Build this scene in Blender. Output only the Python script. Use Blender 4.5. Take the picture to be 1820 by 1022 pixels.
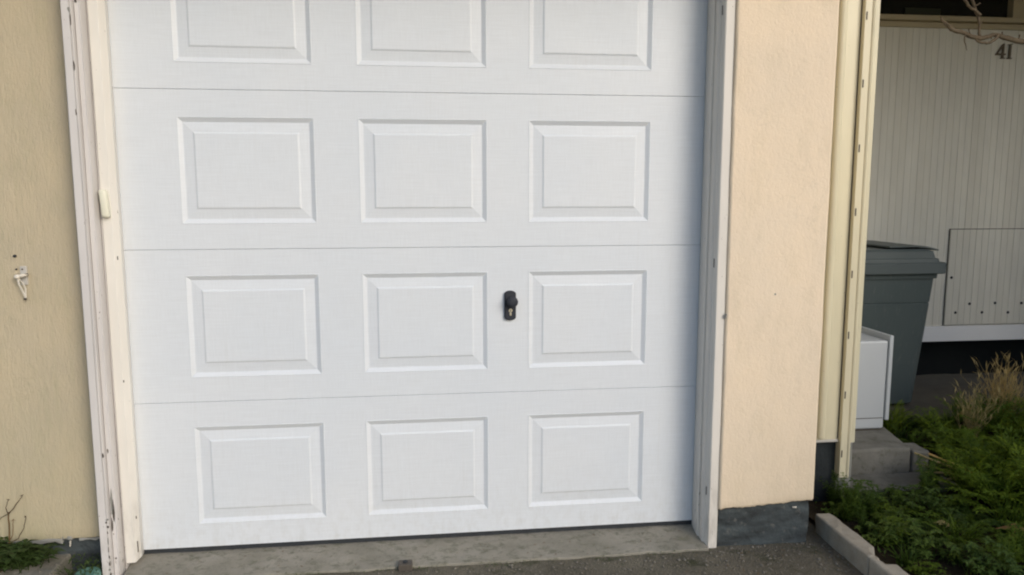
import bpy, bmesh, math, random
from mathutils import Vector, Matrix, noise
R = math.radians
random.seed(7)
for o in list(bpy.data.objects):
    bpy.data.objects.remove(o)
S = bpy.context.scene
C = S.collection

# ------------------------------------------------------------------ camera, sky, sun, exposure
cd = bpy.data.cameras.new('camera')
cam = bpy.data.objects.new('camera', cd); C.objects.link(cam)
yaw, pit, rol = 0.1192, 0.1273, -0.0007
fw = Vector((math.sin(yaw)*math.cos(pit), math.cos(yaw)*math.cos(pit), -math.sin(pit)))
rt = Vector((math.cos(yaw), -math.sin(yaw), 0)); up = rt.cross(fw)
r2 = rt*math.cos(rol) + up*math.sin(rol); u2 = up*math.cos(rol) - rt*math.sin(rol)
m = Matrix((r2, u2, -fw)).transposed().to_4x4()
m.translation = Vector((0.9931, -2.6369, 1.2538))
cam.matrix_world = m
cd.sensor_width = 36; cd.lens = 36*1329.28/1820
cd.clip_start = 0.05; cd.clip_end = 400
S.camera = cam

SUN_EL, SUN_AZ = 26.0, 147.0       # elevation; azimuth clockwise from +Y
w = bpy.data.worlds.new('World'); S.world = w; w.use_nodes = True
nt = w.node_tree; bg = nt.nodes['Background']
sky = nt.nodes.new('ShaderNodeTexSky'); sky.sky_type = 'NISHITA'; sky.sun_disc = False
sky.sun_elevation = R(SUN_EL); sky.sun_rotation = R(SUN_AZ)
sky.air_density = 1.0; sky.dust_density = 1.6; sky.ozone_density = 1.6
nt.links.new(sky.outputs[0], bg.inputs[0]); bg.inputs[1].default_value = 0.14
sd = bpy.data.lights.new('sun', 'SUN'); sd.energy = 1.25; sd.angle = R(30); sd.color = (1.0, 0.95, 0.875)
so = bpy.data.objects.new('sun', sd); C.objects.link(so)
sv = Vector((math.sin(R(SUN_AZ))*math.cos(R(SUN_EL)), math.cos(R(SUN_AZ))*math.cos(R(SUN_EL)), math.sin(R(SUN_EL))))
so.rotation_euler = sv.to_track_quat('Z', 'Y').to_euler(); so.location = sv*20
S.view_settings.view_transform = 'Standard'; S.view_settings.look = 'None'
S.view_settings.gamma = 1; S.view_settings.use_curve_mapping = False
S.view_settings.exposure = 0.24
S.render.engine = 'CYCLES'
S.cycles.filter_width = 2.1
S.cycles.max_bounces = 6

# ------------------------------------------------------------------ materials
class N:
    def __init__(s, name, rough=0.6, spec=0.3):
        s.m = bpy.data.materials.new(name); s.m.use_nodes = True
        s.t = s.m.node_tree; s.b = s.t.nodes['Principled BSDF']
        s.b.inputs['Roughness'].default_value = rough
        s.b.inputs['Specular IOR Level'].default_value = spec
        s.pos = s.t.nodes.new('ShaderNodeNewGeometry').outputs['Position']
        s.h = None
    def n(s, typ, **k):
        x = s.t.nodes.new(typ)
        for a, v in k.items(): setattr(x, a, v)
        return x
    def link(s, a, b): s.t.links.new(a, b)
    def map(s, sc, rot=(0, 0, 0)):
        x = s.n('ShaderNodeMapping'); x.inputs['Scale'].default_value = sc; x.inputs['Rotation'].default_value = rot
        s.link(s.pos, x.inputs[0]); return x.outputs[0]
    def noise(s, sc, detail=3, rough=0.55, dist=0.0):
        x = s.n('ShaderNodeTexNoise'); x.inputs['Scale'].default_value = 1
        x.inputs['Detail'].default_value = detail; x.inputs['Roughness'].default_value = rough
        x.inputs['Distortion'].default_value = dist
        if not isinstance(sc, tuple): sc = (sc,)*3
        s.link(s.map(sc), x.inputs['Vector']); return x.outputs[0]
    def vor(s, sc, feature='F1'):
        x = s.n('ShaderNodeTexVoronoi'); x.feature = feature; x.inputs['Scale'].default_value = 1
        if not isinstance(sc, tuple): sc = (sc,)*3
        s.link(s.map(sc), x.inputs['Vector']); return x
    def ramp(s, f, stops):
        x = s.n('ShaderNodeValToRGB'); e = x.color_ramp.elements
        while len(e) < len(stops): e.new(0.5)
        for i, (p, c) in enumerate(stops):
            e[i].position = p
            e[i].color = (c, c, c, 1) if not isinstance(c, tuple) else (*c, 1)
        s.link(f, x.inputs[0]); return x.outputs[0]
    def mix(s, f, a, b, mode='MIX'):
        x = s.n('ShaderNodeMix', data_type='RGBA', blend_type=mode)
        for sock, v in ((x.inputs[0], f), (x.inputs[6], a), (x.inputs[7], b)):
            if hasattr(v, 'is_linked') or hasattr(v, 'links'): s.link(v, sock)
            elif isinstance(v, tuple): sock.default_value = (*v, 1)
            else: sock.default_value = v
        return x.outputs[2]
    def math(s, op, a, b=0.0):
        x = s.n('ShaderNodeMath', operation=op)
        for sock, v in ((x.inputs[0], a), (x.inputs[1], b)):
            if isinstance(v, (int, float)): sock.default_value = v
            else: s.link(v, sock)
        return x.outputs[0]
    def color(s, c):
        if isinstance(c, tuple): s.b.inputs['Base Color'].default_value = (*c, 1)
        else: s.link(c, s.b.inputs['Base Color'])
    def bump(s, h, strength, dist):
        x = s.n('ShaderNodeBump'); x.inputs['Strength'].default_value = strength; x.inputs['Distance'].default_value = dist
        s.link(h, x.inputs['Height'])
        if s.h: s.link(s.h, x.inputs['Normal'])
        s.h = x.outputs[0]; s.link(s.h, s.b.inputs['Normal'])
    def z(s):
        x = s.n('ShaderNodeSeparateXYZ'); s.link(s.pos, x.inputs[0]); return x.outputs

M = {}
# garage door: white lacquered steel with a fine linen / wood grain emboss
a = N('door_white', 0.42, 0.4)
g1 = a.noise((9, 9, 230), 4, 0.6); g2 = a.noise((260, 260, 16), 3, 0.6); g3 = a.noise(2.2, 4)
gr = a.math('ADD', a.math('MULTIPLY', g1, 0.65), a.math('MULTIPLY', g2, 0.5))
zz = a.z()
d0 = a.mix(a.ramp(g3, [(0.35, 0.0), (0.7, 1.0)]), (0.675, 0.715, 0.762), (0.705, 0.735, 0.770))
d0 = a.mix(a.ramp(gr, [(0.42, 0.0), (0.78, 0.30)]), d0, (0.50, 0.515, 0.535))
# splashes and dust low on the door, a few faint runs and finger marks
spl = a.math('MULTIPLY', a.ramp(a.noise((34, 34, 22), 6, 0.7), [(0.46, 0.0), (0.72, 1.0)]), a.ramp(zz[2], [(0.0, 0.75), (0.10, 0.35), (0.28, 0.0)]))
d0 = a.mix(a.math('MULTIPLY', spl, 0.36), d0, (0.38, 0.35, 0.29))
run = a.math('MULTIPLY', a.ramp(a.noise((42, 42, 0.9), 3), [(0.60, 0.0), (0.74, 1.0)]), a.ramp(a.noise(1.7, 3), [(0.45, 0.0), (0.7, 1.0)]))
d0 = a.mix(a.math('MULTIPLY', run, 0.16), d0, (0.46, 0.44, 0.38))
a.color(d0)
a.link(a.ramp(a.noise(5, 4), [(0.3, 0.34), (0.7, 0.56)]), a.b.inputs['Roughness'])
a.bump(gr, 0.30, 0.0016)
a.bump(a.noise(1.6, 2), 0.14, 0.02)
M['door'] = a.m
# old painted joinery: pinkish white, chips and cracks, dirt near the ground
def paint(name, base, chips=1.0, rough=0.5):
    a = N(name, rough, 0.35)
    zz = a.z()
    c = a.mix(a.ramp(a.noise((9, 9, 2.5), 4), [(0.3, 0.0), (0.75, 1.0)]), base, tuple(x*0.88 for x in base))
    dirt = a.math('MULTIPLY', a.ramp(a.noise((30, 30, 9), 5, 0.65), [(0.45, 0.0), (0.75, 1.0)]), a.ramp(zz[2], [(0.0, 1.0), (0.32, 0.0)]))
    c = a.mix(a.math('MULTIPLY', dirt, 0.55), c, (0.24, 0.215, 0.18))
    n1 = a.noise((95, 95, 34), 4, 0.6, 0.6)
    zone = a.ramp(zz[2], [(0.06, 0.030), (0.30, 0.012), (0.42, 0.0)])
    zone2 = a.ramp(zz[2], [(0.0, 0.0), (0.97, 0.0)])
    th = a.math('SUBTRACT', 0.735 - 0.035*chips, a.math('MULTIPLY', zone, 2.0*chips))
    chip = a.math('GREATER_THAN', n1, th)
    c = a.mix(chip, c, a.mix(a.noise(60, 3), (0.10, 0.08, 0.06), (0.26, 0.23, 0.19)))
    a.color(c)
    a.bump(a.noise((60, 60, 12), 4), 0.25, 0.003)
    a.bump(a.math('SUBTRACT', 1.0, chip), 0.5, 0.0012)
    return a.m
M['casing'] = paint('casing_paint', (0.66, 0.63, 0.61), 1.0)
M['casing_r'] = paint('right_casing_shade_lift', (0.74, 0.70, 0.64), 0.55)  # paint lightened and warmed to lift the bluish shade on the right jamb
M['inner'] = paint('inner_frame_paint', (0.78, 0.745, 0.68), 0.35, 0.35)
M['cream_trim'] = paint('cream_trim_paint', (0.67, 0.615, 0.445), 0.2, 0.32)
M['block'] = paint('cream_plastic', (0.78, 0.76, 0.62), 0.0, 0.4)
def stucco(name, base, second, sz=(75, 75, 26), strength=0.5, stain=(0.4, 0.35, 0.25)):
    a = N(name, 0.9, 0.1)
    zz = a.z()
    c = a.mix(a.ramp(a.noise(3.1, 5, 0.6), [(0.32, 0.0), (0.68, 1.0)]), base, second)
    c = a.mix(a.math('MULTIPLY', a.ramp(a.noise((16, 16, 7), 5, 0.65), [(0.5, 0.0), (0.8, 1.0)]), 0.30), c, stain)
    lo = a.math('MULTIPLY', a.ramp(zz[2], [(0.05, 1.0), (0.22, 0.45), (0.75, 0.0)]), a.ramp(a.noise((7, 7, 3), 4), [(0.3, 0.2), (0.7, 1.0)]))
    c = a.mix(a.math('MULTIPLY', lo, 0.55), c, stain)
    streak = a.math('MULTIPLY', a.ramp(a.noise((38, 38, 1.3), 4, 0.6), [(0.56, 0.0), (0.74, 1.0)]), a.ramp(a.noise((2.3, 2.3, 1.1), 3), [(0.42, 0.0), (0.62, 1.0)]))
    c = a.mix(a.math('MULTIPLY', streak, 0.28), c, stain)
    ve = a.n('ShaderNodeTexVoronoi'); ve.feature = 'DISTANCE_TO_EDGE'; ve.inputs['Scale'].default_value = 1.0
    wv = a.n('ShaderNodeVectorMath', operation='ADD'); nz = a.n('ShaderNodeTexNoise'); nz.inputs['Scale'].default_value = 6.0; nz.inputs['Detail'].default_value = 5
    a.link(a.pos, nz.inputs['Vector']); sc_ = a.n('ShaderNodeVectorMath', operation='SCALE'); sc_.inputs[3].default_value = 0.7; a.link(nz.outputs['Color'], sc_.inputs[0])
    a.link(a.map((2.0, 2.0, 1.3)), wv.inputs[0]); a.link(sc_.outputs[0], wv.inputs[1]); a.link(wv.outputs[0], ve.inputs['Vector'])
    crack = a.math('MULTIPLY', a.ramp(ve.outputs['Distance'], [(0.0, 1.0), (0.006, 0.0)]), a.ramp(a.noise(2.6, 2), [(0.52, 0.0), (0.60, 1.0)]))
    c = a.mix(a.math('MULTIPLY', crack, 0.10), c, tuple(x*0.5 for x in stain))
    a.color(c)
    a.bump(a.math('SUBTRACT', 1.0, crack), 0.06, 0.001)
    a.bump(a.noise(sz, 5, 0.62, 0.7), strength, 0.006)
    a.bump(a.noise(190, 4, 0.7), strength*0.9, 0.003)
    a.bump(a.noise((9, 9, 5), 3), 0.35, 0.012)
    return a.m
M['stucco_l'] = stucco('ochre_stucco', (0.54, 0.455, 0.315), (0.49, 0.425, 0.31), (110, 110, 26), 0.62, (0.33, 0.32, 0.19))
M['stucco_r'] = stucco('peach_stucco', (0.82, 0.675, 0.505), (0.78, 0.655, 0.505), (80, 80, 55), 0.42, (0.55, 0.47, 0.33))
a = N('bitumen_plinth', 0.75, 0.25)
c = a.mix(a.ramp(a.noise((8, 8, 26), 5, 0.6), [(0.35, 0.0), (0.7, 1.0)]), (0.032, 0.036, 0.038), (0.075, 0.092, 0.097))
c = a.mix(a.ramp(a.noise(40, 4), [(0.6, 0.0), (0.75, 0.6)]), c, (0.17, 0.165, 0.15))
a.color(c); a.bump(a.noise(55, 5), 0.6, 0.008); M['plinth'] = a.m
a = N('dark_plinth', 0.8, 0.2); a.color(a.mix(a.noise((10, 10, 24), 5), (0.014, 0.017, 0.019), (0.034, 0.041, 0.044))); a.bump(a.noise(55, 5), 0.6, 0.006); M['dark_plinth'] = a.m
a = N('weathered_concrete', 0.92, 0.12)
c = a.mix(a.ramp(a.noise(6, 6, 0.65), [(0.3, 0.0), (0.7, 1.0)]), (0.20, 0.187, 0.15), (0.32, 0.297, 0.25))
c = a.mix(a.ramp(a.noise((24, 36, 24), 8, 0.78, 0.3), [(0.50, 0.0), (0.62, 1.0)]), c, (0.17, 0.165, 0.125))
c = a.mix(a.ramp(a.noise(300, 2), [(0.6, 0.0), (0.75, 0.5)]), c, (0.12, 0.11, 0.09))
a.color(c); a.bump(a.noise(60, 6, 0.7), 0.55, 0.006); a.bump(a.noise(350, 2), 0.3, 0.001); M['concrete'] = a.m
a = N('step_concrete', 0.95, 0.1)
c = a.mix(a.ramp(a.noise(9, 6, 0.65), [(0.3, 0.0), (0.7, 1.0)]), (0.15, 0.142, 0.118), (0.235, 0.222, 0.19))
c = a.mix(a.ramp(a.noise(26, 6, 0.7), [(0.52, 0.0), (0.70, 0.8)]), c, (0.10, 0.10, 0.07))
a.color(c); a.bump(a.noise(80, 6, 0.7), 0.6, 0.006); M['step'] = a.m
a = N('kerb_concrete', 0.95, 0.1)
c = a.mix(a.ramp(a.noise(14, 6, 0.65), [(0.3, 0.0), (0.7, 1.0)]), (0.30, 0.265, 0.21), (0.44, 0.40, 0.33))
c = a.mix(a.ramp(a.noise(240, 2), [(0.6, 0.0), (0.75, 0.6)]), c, (0.15, 0.14, 0.11))
a.color(c); a.bump(a.noise(120, 5, 0.7), 0.5, 0.004); M['kerb'] = a.m
a = N('asphalt', 0.95, 0.12)
v = a.vor(150); v2 = a.vor(60)
c = a.mix(a.ramp(a.noise(5, 5), [(0.3, 0.0), (0.7, 1.0)]), (0.10, 0.090, 0.068), (0.165, 0.148, 0.112))
c = a.mix(a.ramp(v.outputs['Color'], [(0.5, 0.0), (0.95, 0.45)]), c, (0.20, 0.18, 0.145))
c = a.mix(a.ramp(a.noise(9, 6, 0.7), [(0.54, 0.0), (0.68, 0.8)]), c, (0.05, 0.055, 0.028))
a.color(c); a.bump(v.outputs['Distance'], 0.8, 0.006); a.bump(a.noise(30, 4), 0.5, 0.012); M['asphalt'] = a.m
a = N('stone', 0.9, 0.1); a.color(a.mix(a.noise(120, 2), (0.07, 0.063, 0.05), (0.30, 0.275, 0.23))); M['stone'] = a.m
a = N('soil', 0.98, 0.05)
a.color(a.mix(a.noise(18, 5), (0.022, 0.017, 0.011), (0.07, 0.055, 0.035))); a.bump(a.noise(45, 6, 0.7), 0.9, 0.02); M['soil'] = a.m
a = N('porch_ground', 0.95, 0.08)
a.color(a.mix(a.noise(7, 6, 0.65), (0.10, 0.088, 0.068), (0.19, 0.168, 0.13))); a.bump(a.noise(70, 5), 0.6, 0.006); M['porch_ground'] = a.m
a = N('white_board', 0.5, 0.3)
a.color(a.mix(a.ramp(a.noise((12, 12, 2), 4), [(0.3, 0.0), (0.7, 1.0)]), (0.70, 0.675, 0.59), (0.63, 0.61, 0.54)))
oi = a.n('ShaderNodeObjectInfo'); a.color(a.mix(a.ramp(oi.outputs['Random'], [(0.0, 0.0), (1.0, 0.16)]), a.mix(a.ramp(a.noise((12, 12, 2), 4), [(0.3, 0.0), (0.7, 1.0)]), (0.70, 0.68, 0.60), (0.63, 0.61, 0.54)), (0.40, 0.37, 0.29)))
a.bump(a.noise((160, 160, 10), 3), 0.25, 0.001); M['board'] = a.m
a = N('sky_lit_rail', 0.4, 0.3); a.color(a.mix(a.noise((5, 5, 14), 4), (0.82, 0.825, 0.83), (0.74, 0.745, 0.75))); M['rail'] = a.m  # whiter than the boards, standing in for sky light on the low rail
a = N('bin_plastic', 0.55, 0.35)
a.color(a.mix(a.math('MULTIPLY', a.ramp(a.noise((70, 70, 14), 5, 0.7), [(0.58, 0.0), (0.72, 1.0)]), 0.45), a.mix(a.noise((5, 5, 2), 4), (0.066, 0.086, 0.085), (0.092, 0.113, 0.110)), (0.17, 0.18, 0.17))); a.bump(a.noise(300, 2), 0.2, 0.001); M['bin'] = a.m
a = N('bin_lid_plastic', 0.5, 0.4)
a.color(a.mix(a.noise(6, 4), (0.075, 0.094, 0.094), (0.12, 0.14, 0.138))); a.bump(a.noise(300, 2), 0.2, 0.001); M['lid'] = a.m
a = N('black_rubber', 0.7, 0.25); a.color(a.mix(a.noise(40, 3), (0.02, 0.022, 0.026), (0.045, 0.05, 0.055))); M['rubber'] = a.m
a = N('black_lock_metal', 0.62, 0.3); a.color(a.mix(a.noise(90, 3), (0.022, 0.025, 0.034), (0.036, 0.04, 0.05))); M['lock'] = a.m
a = N('brass', 0.35, 0.5); a.b.inputs['Metallic'].default_value = 0.9; a.color(a.mix(a.noise(200, 2), (0.62, 0.57, 0.44), (0.75, 0.70, 0.58))); M['brass'] = a.m
a = N('dark_metal', 0.6, 0.4); a.color(a.mix(a.noise(90, 3), (0.05, 0.045, 0.04), (0.11, 0.09, 0.07))); M['dark'] = a.m
a = N('bronze', 0.6, 0.3); a.color(a.mix(a.noise(90, 3), (0.10, 0.082, 0.06), (0.17, 0.14, 0.10))); M['bronze'] = a.m
a = N('white_cabinet', 0.38, 0.4); a.color(a.mix(a.noise(4, 4), (0.52, 0.54, 0.55), (0.47, 0.49, 0.50))); M['cabinet'] = a.m
a = N('galvanised', 0.5, 0.4); a.color(a.mix(a.noise(60, 3), (0.42, 0.40, 0.37), (0.55, 0.53, 0.49))); M['galv'] = a.m
a = N('strap_white', 0.6, 0.3); a.color(a.mix(a.noise(60, 3), (0.66, 0.60, 0.50), (0.74, 0.70, 0.62))); M['strap'] = a.m
a = N('bark', 0.9, 0.1); a.color(a.mix(a.noise((60, 60, 30), 5), (0.10, 0.072, 0.045), (0.27, 0.215, 0.15))); a.bump(a.noise(90, 4), 0.7, 0.004); M['bark'] = a.m
a = N('window_glass', 0.06, 0.5); a.color((0.014, 0.016, 0.015)); M['glass'] = a.m
a = N('window_frame_paint', 0.5, 0.3); a.color(a.mix(a.noise((8, 8, 3), 3), (0.36, 0.30, 0.19), (0.42, 0.36, 0.24))); M['wframe'] = a.m
a = N('pane_rectangle_tone', 0.9, 0.1); a.color(a.mix(a.noise((4, 4, 40), 3), (0.030, 0.034, 0.025), (0.050, 0.054, 0.040))); M['pane_tone'] = a.m
a = N('teal_green', 0.4, 0.4); a.color(a.mix(a.noise(30, 4), (0.06, 0.16, 0.13), (0.16, 0.30, 0.25))); a.bump(a.noise(40, 3), 0.6, 0.01); M['teal'] = a.m
a = N('grey_paint', 0.8, 0.2); a.color(a.mix(a.noise(12, 4), (0.22, 0.22, 0.20), (0.30, 0.295, 0.27))); a.bump(a.noise(60, 4), 0.4, 0.004); M['grey'] = a.m
a = N('crawl_space_shade', 0.95, 0.05); a.color(a.mix(a.noise(6, 3), (0.010, 0.012, 0.013), (0.02, 0.022, 0.022))); M['void'] = a.m  # near-black tone stands for the shade of the crawl space
a = N('roof_tile', 0.85, 0.15); a.color(a.mix(a.noise(8, 3), (0.20, 0.15, 0.08), (0.28, 0.21, 0.11))); M['rooft'] = a.m
def leafmat(name, c1, c2, c3, sc=26):
    a = N(name, 0.55, 0.3)
    c = a.mix(a.ramp(a.noise(sc, 3), [(0.3, 0.0), (0.7, 1.0)]), c1, c2)
    c = a.mix(a.ramp(a.noise(sc*3, 2), [(0.62, 0.0), (0.75, 0.7)]), c, c3)
    oi = a.n('ShaderNodeObjectInfo')
    c = a.mix(1.0, c, a.ramp(oi.outputs['Random'], [(0.0, (0.55, 0.60, 0.55)), (0.5, (1.0, 1.0, 1.0)), (1.0, (1.45, 1.25, 0.9))]), 'MULTIPLY')
    a.color(c)
    tr = a.n('ShaderNodeBsdfTranslucent'); a.link(c, tr.inputs[0])
    mx = a.n('ShaderNodeMixShader'); mx.inputs[0].default_value = 0.25
    out = a.t.nodes['Material Output']
    a.link(a.b.outputs[0], mx.inputs[1]); a.link(tr.outputs[0], mx.inputs[2]); a.link(mx.outputs[0], out.inputs[0])
    return a.m
M['leaf'] = leafmat('weed_leaf', (0.042, 0.082, 0.008), (0.085, 0.140, 0.014), (0.14, 0.19, 0.04))
M['leaf2'] = leafmat('feathery_leaf', (0.085, 0.145, 0.010), (0.165, 0.235, 0.018), (0.22, 0.27, 0.04))
M['leaf3'] = leafmat('clover_leaf', (0.046, 0.088, 0.014), (0.095, 0.145, 0.026), (0.16, 0.21, 0.06))
M['moss'] = leafmat('moss_leaf', (0.035, 0.065, 0.012), (0.075, 0.11, 0.03), (0.11, 0.11, 0.05))
M['straw'] = leafmat('dry_straw', (0.52, 0.38, 0.15), (0.68, 0.53, 0.26), (0.34, 0.23, 0.10), 40)
M['hedge'] = leafmat('hedge_leaf', (0.02, 0.05, 0.015), (0.04, 0.085, 0.025), (0.06, 0.11, 0.03), 4)
M['dead'] = leafmat('dead_leaf', (0.16, 0.10, 0.055), (0.24, 0.16, 0.09), (0.10, 0.06, 0.03), 40)
M['twig'] = leafmat('dry_twig', (0.10, 0.07, 0.04), (0.16, 0.11, 0.06), (0.2, 0.14, 0.08), 40)

# ------------------------------------------------------------------ object helpers
def org(p):
    v = Vector((0, 0, 0))
    while p is not None:
        v += p.location; p = p.parent
    return v
def tag(o, label=None, cat=None, group=None, kind=None):
    for k, v in (('label', label), ('category', cat), ('group', group), ('kind', kind)):
        if v: o[k] = v
    return o
def thing(name, loc, label, cat, group=None):
    o = bpy.data.objects.new(name, None); C.objects.link(o); o.location = loc; o.empty_display_size = 0.1
    return tag(o, label, cat, group)
def obj(name, bm, mat, parent=None, smooth=False, local=False):
    """bm holds world coordinates; under a parent they are made relative to its origin"""
    me = bpy.data.meshes.new(name)
    if parent is not None and not local:
        bmesh.ops.translate(bm, verts=bm.verts, vec=-org(parent))
    bmesh.ops.recalc_face_normals(bm, faces=bm.faces)
    if smooth:
        for f in bm.faces: f.smooth = True
    bm.to_mesh(me); bm.free()
    for x in (mat if isinstance(mat, (list, tuple)) else [mat]): me.materials.append(M[x])
    o = bpy.data.objects.new(name, me); C.objects.link(o)
    if parent is not None: o.parent = parent
    return o
def again(o, loc, parent=None, rot=None, scale=None):
    c = o.copy(); C.objects.link(c); c.location = loc
    c.parent = parent if parent is not None else o.parent
    if rot: c.rotation_euler = rot
    if scale: c.scale = scale
    return c
def copy_tree(o, parent=None):
    c = o.copy(); C.objects.link(c)
    if parent is not None: c.parent = parent
    for ch in list(o.children): copy_tree(ch, c)
    return c
def box(x0, x1, y0, y1, z0, z1, bev=0.0, seg=2, bm=None):
    t = bmesh.new()
    bmesh.ops.create_cube(t, size=1)
    for v in t.verts:
        v.co = Vector(((x0+x1)/2 + v.co.x*(x1-x0), (y0+y1)/2 + v.co.y*(y1-y0), (z0+z1)/2 + v.co.z*(z1-z0)))
    if bev: bmesh.ops.bevel(t, geom=list(t.edges), offset=bev, segments=seg, affect='EDGES', profile=0.5)
    return join(bm, t)
def join(bm, t):
    if bm is None: return t
    me = bpy.data.meshes.new('tmp'); t.to_mesh(me); t.free(); bm.from_mesh(me); bpy.data.meshes.remove(me)
    return bm
def cut(bm, axis, lo, hi, n):
    no = [0, 0, 0]; no[axis] = 1
    for i in range(1, n):
        p = [0, 0, 0]; p[axis] = lo + (hi-lo)*i/n
        bmesh.ops.bisect_plane(bm, geom=bm.verts[:]+bm.edges[:]+bm.faces[:], plane_co=p, plane_no=no)
def rough(x0, x1, y0, y1, z0, z1, n=(10, 3, 10), amp=0.003, sc=9, bev=0.006, seed=0):
    bm = box(x0, x1, y0, y1, z0, z1, bev)
    for ax, lo, hi in ((0, x0, x1), (1, y0, y1), (2, z0, z1)): cut(bm, ax, lo, hi, n[ax])
    off = Vector((seed*3.7, seed*1.3, seed*2.1))
    for v in bm.verts:
        v.co += noise.noise_vector(v.co*sc + off)*amp + noise.noise_vector(v.co*sc*3.1 + off)*amp*0.4
    return bm
def prism(poly, z0, z1, bm=None, n=1, closed=True, wob=0.0):
    """closed XY outline extruded along Z"""
    bm = bm or bmesh.new(); rings = []
    for i in range(n+1):
        z = z0 + (z1-z0)*i/n; ring = []
        for k, (x, y) in enumerate(poly):
            d = noise.noise_vector(Vector((x*40, k*0.7, z*2.3)))*wob
            ring.append(bm.verts.new((x+d.x, y+d.y, z)))
        rings.append(ring)
    K = len(poly)
    for i in range(n):
        for k in range(K):
            bm.faces.new((rings[i][k], rings[i][(k+1) % K], rings[i+1][(k+1) % K], rings[i+1][k]))
    bm.faces.new(rings[0]); bm.faces.new(rings[-1][::-1])
    return bm
def extr_xz(poly, y0, y1, bm=None):
    bm = bm or bmesh.new()
    a = [bm.verts.new((x, y0, z)) for x, z in poly]; b = [bm.verts.new((x, y1, z)) for x, z in poly]
    K = len(poly)
    for k in range(K): bm.faces.new((a[k], a[(k+1) % K], b[(k+1) % K], b[k]))
    bm.faces.new(a); bm.faces.new(b[::-1]); return bm
def tube(pts, rad, n=8, bm=None, cap=True):
    bm = bm or bmesh.new(); pts = [Vector(p) for p in pts]; rings = []
    if not isinstance(rad, (list, tuple)): rad = [rad]*len(pts)
    ref = Vector((0.31, 0.87, 0.39)).normalized()
    for i, p in enumerate(pts):
        d = (pts[min(i+1, len(pts)-1)] - pts[max(i-1, 0)]).normalized()
        u = d.cross(ref).normalized(); v = d.cross(u)
        rings.append([bm.verts.new(p + (u*math.cos(2*math.pi*k/n) + v*math.sin(2*math.pi*k/n))*rad[i]) for k in range(n)])
    for i in range(len(rings)-1):
        for k in range(n):
            bm.faces.new((rings[i][k], rings[i][(k+1) % n], rings[i+1][(k+1) % n], rings[i+1][k]))
    if cap: bm.faces.new(rings[0][::-1]); bm.faces.new(rings[-1])
    return bm
def disc_y(cx, y0, y1, cz, r, n=14, bm=None):
    return tube([(cx, y0, cz), (cx, y1, cz)], r, n, bm)

GZ = -0.04        # level of the drive
SEC = 0.53        # height of one door section

# ------------------------------------------------------------------ ground
def sheet(x0, x1, y0, y1, z, nx, ny, amp=0.0, sc=3, fn=None):
    bm = bmesh.new(); g = []
    for j in range(ny+1):
        row = []
        for i in range(nx+1):
            x = x0+(x1-x0)*i/nx; y = y0+(y1-y0)*j/ny
            zz = z + noise.noise(Vector((x*sc, y*sc, 1.7)))*amp + noise.noise(Vector((x*sc*4, y*sc*4, 5.7)))*amp*0.5
            if fn: zz = fn(x, y, zz)
            row.append(bm.verts.new((x, y, zz)))
        g.append(row)
    for j in range(ny):
        for i in range(nx): bm.faces.new((g[j][i], g[j][i+1], g[j+1][i+1], g[j+1][i]))
    return bm
tag(obj('ground', sheet(-60, 60, -60, 60, -0.09, 8, 8), 'porch_ground'), kind='structure')
tag(obj('asphalt_drive', sheet(-3.0, 2.50, -6.0, 0.30, GZ-0.004, 110, 126, 0.004, 3.5), 'asphalt', smooth=True), kind='structure')
tag(obj('porch_floor', sheet(2.76, 6.2, 0.95, 2.20, GZ-0.006, 60, 24, 0.004, 4), 'porch_ground', smooth=True), kind='structure')
tag(obj('garden_soil', sheet(2.50, 5.6, -3.2, 1.18, -0.028, 70, 90, 0.02, 5), 'soil', smooth=True), kind='structure')
# concrete sill in front of the door, falling towards the drive
def sill_bm():
    bm = box(-0.03, 2.012, -0.158, 0.10, -0.12, -0.016, 0.004)
    cut(bm, 0, -0.03, 2.0, 60); cut(bm, 1, -0.158, 0.10, 10)
    for v in bm.verts:
        if v.co.z > -0.05:
            v.co.z -= max(0, min(1, -(v.co.y)/0.155))*0.020
            v.co.z += noise.noise(Vector((v.co.x*9, v.co.y*14, 0)))*0.0022
        if v.co.y < -0.13:
            v.co.y += noise.noise(Vector((v.co.x*7, 3, 0)))*0.010 + noise.noise(Vector((v.co.x*26, 8, 0)))*0.004
    return bm
sill = tag(obj('concrete_sill', sill_bm(), 'concrete', smooth=False), kind='structure')
fs = thing('floor_stop', (0.917, -0.165, GZ), 'small dark square metal stop set in the front edge of the concrete sill', 'floor stop')
obj('block', box(0.893, 0.941, -0.178, -0.142, GZ-0.02, -0.019, 0.003), 'dark', fs)
obj('bolt', tube([(0.917, -0.161, -0.0195), (0.917, -0.161, -0.014)], 0.008, 10), 'rubber', fs)
# raised concrete edge under the left wall
bm = rough(-1.6, -0.225, -0.30, 0.0, -0.12, 0.020, (40, 8, 3), 0.006, 12, 0.008, 4)
tag(obj('concrete_edge', bm, 'concrete'), kind='structure')

# ------------------------------------------------------------------ walls
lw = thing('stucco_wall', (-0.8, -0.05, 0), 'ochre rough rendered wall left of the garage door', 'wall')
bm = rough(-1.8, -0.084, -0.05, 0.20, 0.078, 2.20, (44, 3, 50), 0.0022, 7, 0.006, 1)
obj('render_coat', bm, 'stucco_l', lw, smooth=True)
bm = rough(-1.8, -0.084, -0.036, 0.19, -0.10, 0.078, (60, 2, 6), 0.006, 22, 0.004, 2)
obj('plinth', bm, 'plinth', lw)
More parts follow.
